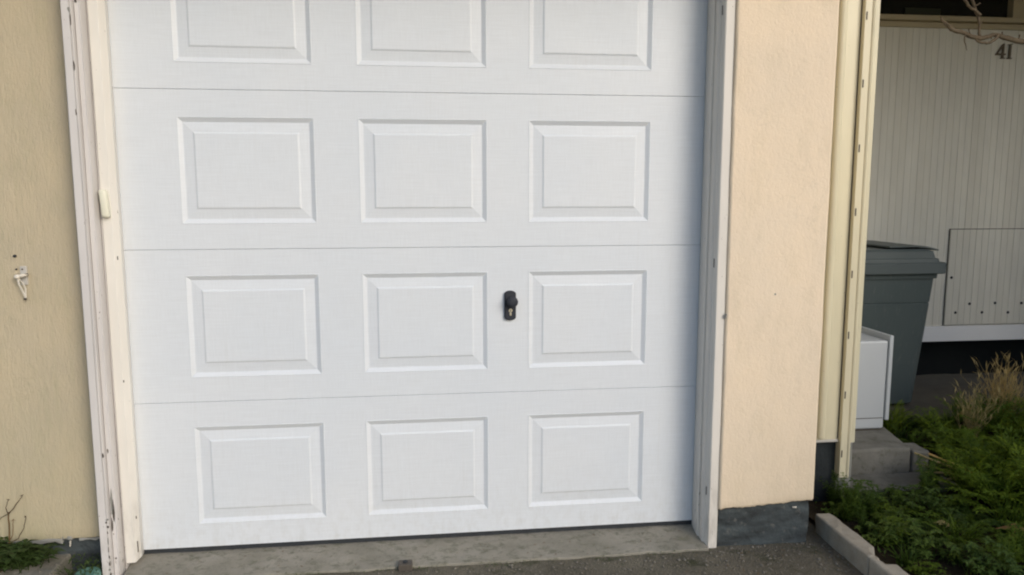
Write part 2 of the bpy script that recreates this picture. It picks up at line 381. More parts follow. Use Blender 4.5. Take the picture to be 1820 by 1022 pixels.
# broken lower lip of the render, right of the weeds
bm = bmesh.new()
for (x0, x1, z0, z1, s) in ((-0.42, -0.245, 0.066, 0.082, 1), (-0.248, -0.205, 0.074, 0.088, 2), (-0.190, -0.09, 0.072, 0.081, 3)):
    join(bm, rough(x0, x1, -0.052, -0.030, z0, z1, (8, 2, 3), 0.008, 30, 0.004, s))
obj('broken_render_edge', bm, 'grey', lw)
bm = rough(-0.2210, -0.2165, -0.053, -0.046, 0.052, 0.072, (2, 2, 4), 0.003, 60, 0.001, 6)
obj('paint_flake', bm, 'strap', lw)
for (x, z, r) in ((-0.316, 1.049, 0.0048), (-0.3145, 1.006, 0.0026)):
    obj('screw_hole', disc_y(x, -0.0545, -0.046, z, r, 9), 'rubber', lw)
rp = thing('stucco_pillar', (2.23, -0.15, 0), 'peach rendered wall strip between the garage door and the porch', 'wall')
bm = rough(2.047, 2.412, -0.152, 0.20, 0.122, 2.20, (40, 5, 60), 0.0022, 6, 0.009, 3)
for v in bm.verts:                                   # the lower edge dips towards the door
    if v.co.z < 0.128: v.co.z += noise.noise(Vector((v.co.x*34, 2, v.co.y*9)))*0.006 + noise.noise(Vector((v.co.x*90, 5, 0)))*0.003
    if v.co.z < 0.2: v.co.z -= (2.412-v.co.x)*0.045
obj('render_coat', bm, 'stucco_r', rp, smooth=True)
bm = rough(2.049, 2.404, -0.134, 0.19, -0.10, 0.121, (14, 3, 8), 0.007, 13, 0.006, 4)
obj('plinth', bm, 'plinth', rp)
obj('nail', disc_y(2.225, -0.1545, -0.148, 0.895, 0.0035, 8), 'grey', rp)
obj('render_chip', rough(2.0455, 2.0505, -0.154, -0.148, 0.812, 0.828, (2, 2, 3), 0.002, 60, 0.001, 6), 'grey', rp)
obj('peeling_flake', rough(2.335, 2.350, -0.141, -0.137, 0.094, 0.099, (3, 1, 2), 0.003, 60, 0.001, 6), 'strap', rp)
# wall over the door and the eave (above the picture)
up_w = thing('lintel_wall', (1.0, 0, 2.2), 'rendered wall and eave over the garage door', 'wall')
obj('render_coat', rough(-1.8, 2.412, -0.05, 0.2, 2.2, 2.9, (20, 2, 6), 0.003, 6, 0.004), 'stucco_r', up_w)
obj('eave', box(-1.9, 2.42, -0.62, 0.3, 2.38, 2.48, 0.01), 'board', up_w)

# ------------------------------------------------------------------ garage door
PX = [(0.1915, 0.6355), (0.7815, 1.2215), (1.3675, 1.8065)]
PZ = (0.0862, 0.4420)
gd = thing('garage_door', (1.0, 0, 0), 'white sectional garage door with raised rectangular panels', 'garage door')
def section_bm():
    bm = bmesh.new()
    xs = [-0.014] + [v for p in PX for v in p] + [2.018]
    zs = [0.0016, PZ[0], PZ[1], SEC-0.0004]
    g = [[bm.verts.new((x, 0, z)) for x in xs] for z in zs]
    for j in range(3):
        for i in range(7):
            if j == 1 and i in (1, 3, 5): continue
            bm.faces.new((g[j][i], g[j][i+1], g[j+1][i+1], g[j+1][i]))
    # rolled lips top and bottom, returning into the door
    for row, s in ((g[0], -1), (g[3], 1)):
        last = row
        for dy, dz in ((0.0006, 0.0004), (0.003, 0.0006), (0.04, 0.0006)):
            nr = [bm.verts.new((v.co.x, dy, v.co.z)) for v in row]
            for v, b in zip(nr, row): v.co.z = b.co.z + s*dz*(1 if s < 0 else 1)
            for i in range(7): bm.faces.new((last[i], last[i+1], nr[i+1], nr[i]))
            last = nr
    return bm
def raised_bm(w, h):
    bm = bmesh.new(); last = None
    #        inset   depth (y, + = into the door)
    prof = [(0.0, 0.0), (0.0012, -0.0012), (0.0030, -0.0006), (0.0160, 0.0066), (0.0185, 0.0070), (0.0490, 0.0036), (0.0505, 0.0031), (0.0545, 0.0009), (0.0565, 0.0005)]
    for ins, y in prof:
        ring = [bm.verts.new(p) for p in ((-w/2+ins, y, -h/2+ins), (w/2-ins, y, -h/2+ins), (w/2-ins, y, h/2-ins), (-w/2+ins, y, h/2-ins))]
        if last:
            for k in range(4): bm.faces.new((last[k], last[(k+1) % 4], ring[(k+1) % 4], ring[k]))
        last = ring
    bm.faces.new(last); return bm
sec0 = None
panels0 = []
for k in range(4):
    if sec0 is None:
        sec0 = obj('door_section', section_bm(), 'door', gd, local=True)
        s = sec0
    else:
        s = again(sec0, (0, 0, 0), gd)
    s.location = (-1.0, 0, k*SEC)
    for i, (x0, x1) in enumerate(PX):
        if not panels0 or len(panels0) <= i:
            q = obj('raised_panel', raised_bm(x1-x0, PZ[1]-PZ[0]), 'door', s, local=True); panels0.append(q)
        else:
            q = again(panels0[i], (0, 0, 0), s)
        q.location = ((x0+x1)/2, 0, (PZ[0]+PZ[1])/2)
obj('bottom_seal', prism([(-0.012, 0.004), (2.016, 0.004), (2.016, 0.036), (-0.012, 0.036)], -0.020, 0.002), 'rubber', gd)
obj('door_back', box(-0.012, 2.016, 0.041, 0.06, 0.0, 2.12), 'rubber', gd)
# lock plate, knob, cylinder
def stadium(cx, cz, hw, hh, n=9):
    """plate outline: straight sides, shallow round ends"""
    p = []
    for k in range(n): 
        t = math.pi*k/(n-1); p.append((cx+hw*math.cos(t), cz+hh-hw*0.55+hw*0.55*math.sin(t)))
    for k in range(n):
        t = math.pi + math.pi*k/(n-1); p.append((cx+hw*math.cos(t), cz-hh+hw*0.55+hw*0.55*math.sin(t)))
    return p
pl = extr_xz(stadium(1.3015, 0.850, 0.0205, 0.0535), -0.013, 0.002)
bmesh.ops.bevel(pl, geom=[e for e in pl.edges if abs(e.verts[0].co.y+0.013) < 1e-4 and abs(e.verts[1].co.y+0.013) < 1e-4], offset=0.003, segments=2, affect='EDGES')
plate = obj('lock_plate', pl, 'lock', gd)
# turning knob: rounded, flattened grip standing off on a neck
bm = disc_y(1.3065, -0.013, -0.024, 0.866, 0.012, 14)
for (y0, y1, rx, rz) in ((-0.020, -0.042, 0.0195, 0.0195),):
    prof = [(y0, 0.55), (y0-0.003, 0.85), (y0-0.009, 1.0), (y1+0.006, 0.98), (y1+0.002, 0.84), (y1, 0.5)]
    last = None
    for y, s_ in prof:
        ring = [bm.verts.new((1.3075+rx*s_*math.cos(2*math.pi*k/20), y, 0.866+rz*s_*math.sin(2*math.pi*k/20))) for k in range(20)]
        if last:
            for k in range(20): bm.faces.new((last[k], last[(k+1) % 20], ring[(k+1) % 20], ring[k]))
        else: bm.faces.new(ring[::-1])
        last = ring
    bm.faces.new(last)
obj('knob', bm, 'lock', plate, smooth=True)
kh = []
for k in range(13):
    t = R(-60 + 300*k/12); kh.append((1.3020+0.0066*math.cos(t), 0.8330+0.0066*math.sin(t)))
kh = [(1.3020+0.0066*math.sin(R(a_)), 0.8330+0.0066*math.cos(R(a_))) for a_ in range(-145, 146, 24)]
obj('lock_cylinder', extr_xz(kh, -0.0155, -0.011), 'brass', plate)
obj('lock_cylinder', box(1.2985, 1.3055, -0.0152, -0.011, 0.8135, 0.8255, 0.0015), 'brass', plate)
obj('key_slot', box(1.3010, 1.3032, -0.0160, -0.014, 0.8290, 0.8365), 'rubber', plate)

# ------------------------------------------------------------------ door frame
df = thing('door_frame', (1.0, -0.05, GZ), 'old white painted wooden frame round the garage door with worn mouldings', 'door frame')
TOP = 2.19
Lp = [(-0.088, 0.0), (-0.088, -0.128), (-0.086, -0.130), (-0.0640, -0.130), (-0.0632, -0.1265), (-0.0622, -0.1265), (-0.0615, -0.130), (-0.0595, -0.1305), (-0.0582, -0.128), (-0.0576, -0.116), (-0.0574, -0.1065), (-0.0550, -0.1065), (-0.0546, -0.112),
      (-0.0415, -0.112), (-0.0400, -0.1135), (-0.0388, -0.112), (-0.0382, -0.104), (-0.0380, -0.078), (-0.0378, -0.0660), (-0.0356, -0.0660), (-0.0352, -0.074),
      (-0.0325, -0.074), (-0.0320, -0.066), (-0.0308, -0.066), (-0.0308, 0.0)]
obj('casing', prism(Lp, GZ-0.03, TOP, n=90, wob=0.0012), 'casing', df)
Li = [(-0.0305, -0.003), (-0.0305, -0.0765), (-0.0290, -0.0785), (-0.0025, -0.0770), (-0.0005, -0.0755), (0.0110, -0.0540), (0.0118, -0.0500), (0.0010, -0.003)]
bm = prism(Li, -0.006, TOP, n=40, wob=0.0006)
for v in bm.verts:                                       # the mitred foot of the inner frame
    if v.co.z < -0.005 and v.co.x > 0.005: v.co.z += 0.008
obj('inner_frame', bm, 'inner', df)
Rp = [(2.0475, 0.0), (2.0475, -0.140), (2.0455, -0.142), (2.0165, -0.142), (2.0135, -0.139), (2.0125, -0.128), (2.0095, -0.124),
      (2.0095, -0.115), (2.0055, -0.111), (2.0030, -0.106), (2.0030, -0.083), (2.0045, -0.080), (2.0045, -0.0)]
obj('casing', prism(Rp, GZ-0.03, TOP, n=90, wob=0.0008), 'casing_r', df)
Ri = [(2.0040, -0.003), (2.0040, -0.078), (2.0005, -0.078), (1.9985, -0.075), (1.9985, -0.046), (2.0008, -0.042), (2.0008, -0.022), (2.0030, -0.012), (2.0030, -0.003)]
obj('inner_frame', prism(Ri, -0.034, TOP, n=40, wob=0.0006), 'casing_r', df)
obj('head', box(-0.086, 2.0455, -0.128, -0.004, 2.10, TOP+0.02), 'casing', df)
for z in (1.86, 1.005, 0.17):
    obj('nail_slot', box(2.0085, 2.0125, -0.1245, -0.1180, z-0.016, z+0.016, 0.0015), 'dark', df)
bm = box(-0.028, -0.004, -0.100, -0.074, 1.172, 1.262, 0.008, 3)
for v in bm.verts: v.co.x += (1.22-v.co.z)*0.07
obj('latch_block', bm, 'block', df, smooth=True)
random.seed(3)
def flake(x, y, z, w, h, s):
    bm = bmesh.new(); n = 9; c = []
    for k in range(n):
        t = 2*math.pi*k/n; r = 0.55 + 0.45*random.random()
        c.append((x+w*r*math.cos(t), z+h*r*math.sin(t)))
    return extr_xz(c, y-0.0009, y+0.002, bm)
for (x, y, z, w_, h_) in ((-0.0640, -0.1301, 1.805, 0.0050, 0.010), (-0.0470, -0.1124, 1.862, 0.0050, 0.018), (-0.0500, -0.1124, 1.835, 0.004, 0.010), (-0.0605, -0.1301, 1.775, 0.0018, 0.022),
                        (-0.0600, -0.1301, 1.64, 0.0020, 0.024), (-0.0645, -0.1301, 1.50, 0.0016, 0.012), (-0.0590, -0.1296, 0.395, 0.0026, 0.010), (-0.0500, -0.1124, 0.405, 0.0025, 0.010),
                        (-0.0500, -0.1124, 0.225, 0.0050, 0.055), (-0.0460, -0.1124, 0.19, 0.0040, 0.050), (-0.0520, -0.1124, 0.15, 0.0030, 0.030), (-0.0600, -0.1301, 0.175, 0.0055, 0.004), (-0.0640, -0.1301, 0.165, 0.004, 0.004), (-0.0595, -0.1298, 0.150, 0.0035, 0.006), (-0.0610, -0.1301, 0.130, 0.0025, 0.006),
                        (-0.0620, -0.1301, 0.100, 0.0012, 0.016), (-0.0625, -0.1301, 0.070, 0.0016, 0.012), (-0.0618, -0.1301, 0.045, 0.0024, 0.006), (-0.0630, -0.1301, 0.020, 0.0016, 0.010), (-0.0635, -0.1301, 0.000, 0.0046, 0.005), (-0.0610, -0.1301, -0.016, 0.0040, 0.006), (-0.048, -0.1124, 0.03, 0.0026, 0.005)):
    obj('paint_chip', flake(x, y, z, w_, h_, 0), 'dark' if w_ < 0.0042 else 'grey', df)
for (x, y, z, h_) in ((0.0040, -0.0672, 1.040, 0.006), (0.0000, -0.0750, 0.63, 0.004), (0.0060, -0.0635, 0.150, 0.005), (0.0055, -0.0645, 0.045, 0.020)):
    obj('paint_chip', box(x-0.0014, x+0.0014, y-0.0016, y+0.003, z-h_, z+h_, 0.0008), 'dark', df)

# ------------------------------------------------------------------ hook and strap on the left wall
hk = thing('wall_hook', (-0.292, -0.052, 1.0), 'small metal hook plate with a white strap hanging on the ochre wall', 'hook')
pb = obj('hook_plate', box(-0.3015, -0.2815, -0.058, -0.0485, 0.955, 1.016, 0.002), 'galv', hk)
obj('hole', disc_y(-0.2935, -0.0592, -0.0570, 1.006, 0.0030, 9), 'dark', pb)
obj('eye_bolt', tube([(-0.311, -0.062, 0.985), (-0.306, -0.074, 0.985), (-0.292, -0.077, 0.986), (-0.281, -0.074, 0.988), (-0.279, -0.060, 0.989)], 0.0058, 8), 'strap', hk, smooth=True)
kn = bmesh.new(); bmesh.ops.create_uvsphere(kn, u_segments=12, v_segments=8, radius=0.0085)
for v in kn.verts: v.co = Vector((v.co.x*1.1, v.co.y, v.co.z*0.9)) + Vector((-0.301, -0.078, 0.984))
obj('knot', kn, 'strap', hk, smooth=True)
def ribbon(pts, wd, th=0.0012, bm=None):
    bm = bm or bmesh.new(); a_ = []
    for p in pts:
        p = Vector(p)
        a_.append([bm.verts.new(p+Vector((sx*wd/2, sy*th, 0))) for sx, sy in ((-1, -1), (1, -1), (1, 1), (-1, 1))])
    for i in range(len(a_)-1):
        for k in range(4): bm.faces.new((a_[i][k], a_[i][(k+1) % 4], a_[i+1][(k+1) % 4], a_[i+1][k]))
    bm.faces.new(a_[0][::-1]); bm.faces.new(a_[-1]); return bm
obj('strap', ribbon([(-0.300, -0.079, 0.981), (-0.297, -0.078, 0.960), (-0.2915, -0.070, 0.935), (-0.2865, -0.066, 0.914)], 0.0048), 'strap', hk)
obj('strap', ribbon([(-0.298, -0.079, 0.981), (-0.288, -0.072, 0.962), (-0.284, -0.068, 0.945), (-0.2860, -0.066, 0.914)], 0.0040), 'strap', hk)
obj('tip', box(-0.2925, -0.284, -0.069, -0.063, 0.906, 0.913, 0.002), 'dark', hk)

# ------------------------------------------------------------------ recess between the pillar and the porch: cladding, grey base, slotted post
cl = thing('cladding_strip', (2.55, 0.16, 0.24), 'cream trim boards closing the corner beside the peach wall strip', 'cladding')
obj('flat_board', box(2.40, 2.672, 0.150, 0.175, 0.243, 2.79, 0.003), 'cream_trim', cl)
obj('half_round_bead', prism([(2.598+0.016*math.cos(R(t)), 0.1495-0.016*math.sin(R(t))) for t in range(0, 181, 18)], 0.256, 2.79, n=1), 'cream_trim', cl, smooth=False)
obj('drip_edge', box(2.44, 2.6725, 0.143, 0.1495, 0.236, 0.2465, 0.002), 'galv', cl)
obj('plinth', rough(2.40, 2.682, 0.164, 0.185, -0.10, 0.2425, (8, 1, 8), 0.004, 14, 0.003, 5), 'dark_plinth', cl)
sp = thing('slotted_post', (2.70, 0.14, 0.09), 'tall cream corner post with a column of small slots beside the porch', 'post')
Pp = [(2.6745, 0.172), (2.6745, 0.130), (2.676, 0.1285), (2.702, 0.1275), (2.706, 0.123), (2.711, 0.1215), (2.715, 0.1245), (2.7165, 0.134), (2.7165, 0.172)]
obj('post_profile', prism(Pp, 0.090, 2.79, n=30, wob=0.0005), 'cream_trim', sp)
obj('side_flange', prism([(2.7168, 0.172), (2.7168, 0.1415), (2.741, 0.1405), (2.7435, 0.143), (2.7435, 0.172)], 0.232, 2.79, n=1), 'cream_trim', sp)
sl0 = None
for z in (1.916, 1.665, 1.42, 1.174, 0.928, 0.683, 0.437, 0.19):
    if sl0 is None:
        sl0 = obj('slot', box(-0.0026, 0.0026, -0.0024, 0.002, -0.015, 0.015, 0.0012), 'dark', sp, local=True); sl = sl0
    else: sl = again(sl0, (0, 0, 0), sp)
    sl.location = (2.6815-2.70, 0.1288-0.14, z-0.09)
obj('joint', box(2.6722, 2.6744, 0.1485, 0.172, 0.25, 2.79), 'dark', cl)
gb = obj('grey_corner_block', rough(2.684, 2.758, 0.176, 0.42, -0.10, 0.228, (4, 6, 8), 0.003, 14, 0.004, 5), 'grey')
tag(gb, 'grey rendered base block standing behind the cream slotted post foot', 'wall base')
sw = obj('porch_side_wall', box(2.68, 2.752, 0.176, 2.0, 0.23, 2.795), 'board')
tag(sw, 'white inner side wall of the porch behind the slotted post', 'wall')

# ------------------------------------------------------------------ kerb
kb = thing('garden_kerb', (2.51, -0.5, GZ), 'low weathered concrete edging between the asphalt drive and the weeds', 'kerb')
def kerb_stone(y0, y1, s, chip=None):
    bm = rough(2.474, 2.536, y0, y1, -0.11, 0.030, (3, max(3, int((y1-y0)/0.03)), 4), 0.004, 16, 0.007, s)
    for v in bm.verts:
        if v.co.z > 0.0 and v.co.x > 2.51:
            v.co.x += noise.noise(Vector((v.co.y*22, s, 0)))*0.008
            if chip and abs(v.co.y-chip) < 0.035: v.co.x -= 0.016; v.co.z -= 0.012
    return bm
obj('kerb_stone', kerb_stone(-0.402, -0.055, 1, -0.375), 'kerb', kb)
obj('kerb_stone', kerb_stone(-1.20, -0.407, 2, -0.43), 'kerb', kb)
obj('kerb_stone', kerb_stone(-2.00, -1.205, 3), 'kerb', kb)

# ------------------------------------------------------------------ porch back wall
pw = thing('porch_wall', (4.5, 2.0, 0.24), 'white grooved board wall at the back of the shaded porch', 'wall')
BW = 0.0925
def board_bm(h):
    prof = [(0.0, 0.012), (0.0, 0.0024), (0.0028, 0.0), (0.041, 0.0), (0.0430, 0.0019), (0.0462, 0.0019), (0.0482, 0.0), (0.0890, 0.0), (0.0918, 0.0024), (0.0918, 0.012)]
    return prism(prof, 0, h)
b0 = None
x = 2.76; k = 0
HX0 = 4.503
while x < 6.05:
    if b0 is None: b0 = obj('wall_board', board_bm(2.298-0.345), 'board', pw, local=True); b = b0
    else: b = again(b0, (0, 0, 0), pw)
    b.location = (x-4.5, 0.0, 0.345-0.24); x += BW; k += 1
obj('backing', box(2.755, 6.06, 0.013+2.0, 2.06, 0.25, 2.33), 'board', pw)
obj('bottom_rail', box(2.755, 6.06, 1.985, 2.0125, 0.240, 0.3445, 0.004), 'rail', pw)
obj('top_rail', box(2.755, 6.06, 1.990, 2.0125, 2.2985, 2.335, 0.004), 'wframe', pw)
ht = obj('hatch', box(HX0-0.004, 5.70, 1.9945, 1.9990, 0.350, 1.006, 0.001), 'dark', pw)
hx = HX0
hb0 = None
while hx < 5.66:
    if hb0 is None: hb0 = obj('hatch_board', board_bm(0.646), 'board', ht); hb0.data.transform(Matrix.Translation((4.5, -2.0+0.0, 0.24)) @ Matrix.Identity(4)); hb = hb0
    else: hb = again(hb0, (0, 0, 0), ht)
    if hb is hb0:
        # mesh currently offset by org(parent); bring it back to local zero
        hb0.data.transform(Matrix.Translation((0.0, 4.0, 0.0)))
    hb.location = (hx-4.5, 1.985-2.0, 0.3545-0.24); hx += BW
vh = None
for (x_, z_) in ((4.530, 0.678), (4.578, 0.438), (4.677, 0.497), (4.774, 0.436), (4.866, 0.499), (4.968, 0.432), (5.064, 0.495), (5.16, 0.43), (5.255, 0.493)):
    if vh is None: vh = obj('vent_hole', disc_y(0, -0.0035, 0.004, 0, 0.0095, 12), 'rubber', ht, local=True); v_ = vh
    else: v_ = again(vh, (0, 0, 0), ht)
    v_.location = (x_-4.5, 1.9855-2.0, z_-0.24)
# crawl space below, far foundation in near-black for the shade there
cw = obj('foundation_wall', rough(2.75, 6.1, 2.20, 2.3, -0.10, 0.36, (10, 1, 2), 0.004, 4, 0.004), 'void')
tag(cw, 'foundation wall coloured near black for the shade under the white board wall', 'wall')
# window above
wn = thing('porch_window', (4.4, 2.0, 2.34), 'dark window above the white board wall in the porch', 'window')
obj('sill', box(2.755, 6.06, 1.955, 2.06, 2.336, 2.368, 0.004), 'wframe', wn)
obj('pane', box(3.60, 4.84, 2.035, 2.041, 2.3685, 2.75), 'glass', wn)
obj('frame', box(4.825, 4.93, 1.985, 2.05, 2.3685, 2.79, 0.004), 'wframe', wn)
obj('frame', box(3.50, 3.60, 1.985, 2.05, 2.3685, 2.79, 0.004), 'wframe', wn)
obj('frame', box(3.6, 4.825, 1.986, 2.05, 2.73, 2.788, 0.004), 'wframe', wn)
obj('pane_rectangle', box(4.10, 4.345, 2.022, 2.033, 2.372, 2.427, 0.002), 'pane_tone', wn)  # plain dark grey-green rectangle close to the pane
obj('wall_panel', box(4.93, 6.06, 1.99, 2.05, 2.369, 2.79), 'wframe', wn)
obj('wall_panel', box(2.755, 3.50, 1.99, 2.05, 2.369, 2.79), 'board', wn)
pr = obj('porch_roof', box(2.62, 6.4, 0.0, 2.3, 2.80, 2.90, 0.01), 'rooft')
tag(pr, 'flat wooden roof covering the porch', 'roof')
ew = obj('porch_end_wall', box(6.08, 6.2, 0.9, 2.3, -0.09, 2.795), 'board')
tag(ew, 'white end wall at the far side of the porch', 'wall')
# house number 41 in raised serif figures
hn = thing('house_number', (4.79, 1.99, 2.16), 'dark raised house number 41 on the board wall under the window', 'house number')
bm = bmesh.new(); Y0, Y1 = 1.986, 1.9985
def fig(poly): extr_xz(poly, Y0, Y1, bm)
x0, z0 = 4.733, 2.116
fig([(x0, z0+0.029), (x0+0.010, z0+0.029), (x0+0.0535, z0+0.088), (x0+0.0445, z0+0.094)])             # diagonal
Y0 -= 0.0012; fig([(x0-0.001, z0+0.022), (x0+0.066, z0+0.022), (x0+0.066, z0+0.032), (x0-0.001, z0+0.032)]); Y0 += 0.0012      # bar
Y0 -= 0.0006; fig([(x0+0.042, z0+0.004), (x0+0.053, z0+0.004), (x0+0.0545, z0+0.0945), (x0+0.0445, z0+0.0945)]); Y0 += 0.0006  # stem
Y0 -= 0.0018; fig([(x0+0.034, z0), (x0+0.062, z0), (x0+0.060, z0+0.005), (x0+0.036, z0+0.005)]); Y0 += 0.0018                  # foot
obj('figure_four', bm, 'bronze', hn)
bm = bmesh.new(); x0 = 4.809
Y0 -= 0.0006; fig([(x0+0.015, z0+0.004), (x0+0.027, z0+0.004), (x0+0.0285, z0+0.092), (x0+0.0165, z0+0.092)]); Y0 += 0.0006
Y0 -= 0.0012; fig([(x0+0.004, z0), (x0+0.037, z0), (x0+0.035, z0+0.0055), (x0+0.006, z0+0.0055)]); Y0 += 0.0012
Y0 -= 0.0012; fig([(x0+0.008, z0+0.0875), (x0+0.0355, z0+0.0895), (x0+0.0355, z0+0.095), (x0+0.009, z0+0.092)]); Y0 += 0.0012
obj('figure_one', bm, 'bronze', hn)

# ------------------------------------------------------------------ steps, cabinet, bin
st = obj('concrete_step', rough(2.765, 3.185, 0.402, 1.25, -0.10, 0.100, (10, 16, 4), 0.004, 8, 0.012, 2), 'step')
for v in st.data.vertices:
    if v.co.x > 3.1: v.co.x += (v.co.y-0.40)*0.22
tag(st, 'grey concrete step block carrying the white cabinet', 'step')
st2 = obj('concrete_step', rough(2.762, 3.30, 0.215, 0.398, -0.10, -0.012, (12, 6, 3), 0.005, 9, 0.01, 3), 'step')
tag(st2, 'low broken concrete slab in the weeds in front of the step block', 'step')
st3 = obj('concrete_block', rough(3.20, 3.285, 0.412, 0.53, -0.10, 0.080, (3, 4, 4), 0.005, 9, 0.012, 8), 'step')
tag(st3, 'rough rubble lump against the right end of the step block', 'rubble')
cb = thing('white_cabinet', (3.0, 0.9, 0.10), 'white metal cabinet with a raised side plate standing on the concrete step', 'cabinet')
obj('body', box(2.785, 3.2115, 0.655, 1.16, 0.1065, 0.543, 0.010, 3), 'cabinet', cb, smooth=False)
obj('seam', box(2.80, 3.205, 0.6535, 0.656, 0.160, 0.163), 'dark', cb)
obj('side_plate', box(3.212, 3.231, 0.646, 1.17, 0.152, 0.568, 0.003), 'cabinet', cb)
obj('base', box(2.80, 3.20, 0.660, 1.15, 0.098, 0.106), 'dark', cb)

bn = thing('wheelie_bin', (3.80, 1.66, GZ), 'dark grey wheelie bin with closed lid standing in the porch', 'wheelie bin')
def rrect(x0, x1, y0, y1, r, z, n=4):
    o = []
    for cx, cy, a0 in ((x1-r, y1-r, 0), (x0+r, y1-r, 90), (x0+r, y0+r, 180), (x1-r, y0+r, 270)):
        for k in range(n+1):
            t = R(a0+90*k/n); o.append((cx+r*math.cos(t), cy+r*math.sin(t), z))
    return o
def loft(rings, bm=None, cap=(True, True)):
    bm = bm or bmesh.new(); V = [[bm.verts.new(p) for p in r] for r in rings]; K = len(V[0])
    for i in range(len(V)-1):
        for k in range(K): bm.faces.new((V[i][k], V[i][(k+1) % K], V[i+1][(k+1) % K], V[i+1][k]))
    if cap[0]: bm.faces.new(V[0][::-1])
    if cap[1]: bm.faces.new(V[-1])
    return bm
def bin_ring(z, grow=0.0):
    t = (z-GZ)/0.80
    return rrect(3.565-0.055*t-grow, 3.952+0.060*t+grow, 1.470-0.045*t-grow, 1.870+0.055*t+grow, 0.045, z)
obj('body', loft([bin_ring(GZ+0.01, -0.01), bin_ring(GZ+0.02), bin_ring(0.592), bin_ring(0.5945, -0.003), bin_ring(0.598, -0.003), bin_ring(0.602), bin_ring(0.745), bin_ring(0.7455, 0.012), bin_ring(0.775, 0.012)]), 'bin', bn)
obj('rim', loft([rrect(3.47, 4.040, 1.385, 1.950, 0.03, 0.7755), rrect(3.47, 4.045, 1.382, 1.953, 0.03, 0.780), rrect(3.47, 4.047, 1.380, 1.955, 0.03, 0.836), rrect(3.475, 4.038, 1.386, 1.948, 0.03, 0.842)]), 'lid', bn)
ld = loft([rrect(3.49, 4.020, 1.400, 1.935, 0.04, 0.8425), rrect(3.49, 4.016, 1.402, 1.932, 0.04, 0.862), rrect(3.50, 4.005, 1.410, 1.925, 0.05, 0.866), rrect(3.50, 3.990, 1.412, 1.922, 0.05, 0.905), rrect(3.52, 3.960, 1.43, 1.90, 0.06, 0.918)])
lid = obj('lid', ld, 'lid', bn)
bm = bmesh.new()
pts = [(3.70, 0.936), (3.86, 0.940), (3.92, 0.936), (3.97, 0.926), (4.008, 0.916)]
V = []
for (x_, z_) in pts:
    V.append([bm.verts.new(p) for p in ((x_, 1.425, z_-0.008), (x_, 1.92, z_-0.008), (x_, 1.92, z_), (x_, 1.425, z_))])
for i in range(len(V)-1):
    for k in range(4): bm.faces.new((V[i][k], V[i][(k+1) % 4], V[i+1][(k+1) % 4], V[i+1][k]))
bm.faces.new(V[0][::-1]); bm.faces.new(V[-1])
obj('lid_grip', bm, 'lid', lid)
for y_ in (1.52, 1.85):
    obj('wheel', tube([(3.55, y_-0.03, GZ+0.09), (3.55, y_+0.03, GZ+0.09)], 0.09, 18), 'rubber', bn)

# ------------------------------------------------------------------ bare branch reaching in at the upper right
br = thing('bare_shrub', (4.75, 0.95, -0.03), 'bare brown branch reaching across the board wall above the house number', 'shrub')
obj('trunk', tube([(4.75, 0.95, -0.05), (4.73, 0.95, 0.7), (4.66, 0.96, 1.3), (4.55, 0.98, 1.75), (4.40, 1.0, 1.98)], [0.05, 0.042, 0.036, 0.028, 0.018], 10), 'bark', br, smooth=True)
def wobble(pts, rad, n=5, amp=0.008, seed=0):
    P_, r_ = [], []
    for i in range(len(pts)-1):
        a_, b_ = Vector(pts[i]), Vector(pts[i+1])
        for k in range(n):
            t = k/n; q = a_.lerp(b_, t) + noise.noise_vector(Vector((i*1.7+t*2.1, seed, 0)))*amp
            P_.append(q); r_.append((rad[i]*(1-t)+rad[i+1]*t)*(1+0.25*noise.noise(Vector((i*3+t*5, seed, 4)))))
    P_.append(Vector(pts[-1])); r_.append(rad[-1]); return P_, r_
p_, r_ = wobble([(4.40, 1.0, 1.985), (4.20, 1.0, 2.004), (4.084, 1.0, 2.016), (3.985, 1.0, 2.038), (3.915, 1.0, 2.046), (3.83, 1.0, 2.030), (3.735, 1.0, 2.058), (3.672, 1.0, 2.072), (3.640, 1.0, 2.098), (3.607, 1.0, 2.128)],
                [0.017, 0.015, 0.0135, 0.013, 0.010, 0.0125, 0.0105, 0.011, 0.008, 0.004], 5, 0.010, 1)
obj('branch', tube(p_, r_, 9), 'bark', br, smooth=True)
p_, r_ = wobble([(3.832, 1.0, 2.035), (3.836, 1.005, 2.085), (3.822, 1.01, 2.14), (3.79, 1.01, 2.20), (3.775, 1.02, 2.30), (3.74, 1.05, 2.45)], [0.008, 0.0065, 0.008, 0.007, 0.006, 0.004], 5, 0.008, 2)
obj('branch', tube(p_, r_, 8), 'bark', br, smooth=True)
p_, r_ = wobble([(3.822, 0.995, 2.14), (3.765, 1.0, 2.18), (3.735, 1.0, 2.23), (3.70, 1.0, 2.35)], [0.007, 0.006, 0.007, 0.004], 5, 0.010, 3)
obj('branch', tube(p_, r_, 8), 'bark', br, smooth=True)
p_, r_ = wobble([(3.93, 0.99, 2.044), (3.905, 0.985, 2.018), (3.865, 0.985, 2.003), (3.82, 0.985, 2.010), (3.80, 0.985, 2.020)], [0.008, 0.0075, 0.0065, 0.006, 0.004], 5, 0.005, 4)
obj('branch', tube(p_, r_, 8), 'bark', br, smooth=True)
p_, r_ = wobble([(3.745, 0.99, 2.050), (3.742, 0.985, 2.01), (3.757, 0.985, 1.965)], [0.004, 0.003, 0.0015], 4, 0.006, 5)
obj('twig', tube(p_, r_, 6), 'bark', br, smooth=True)

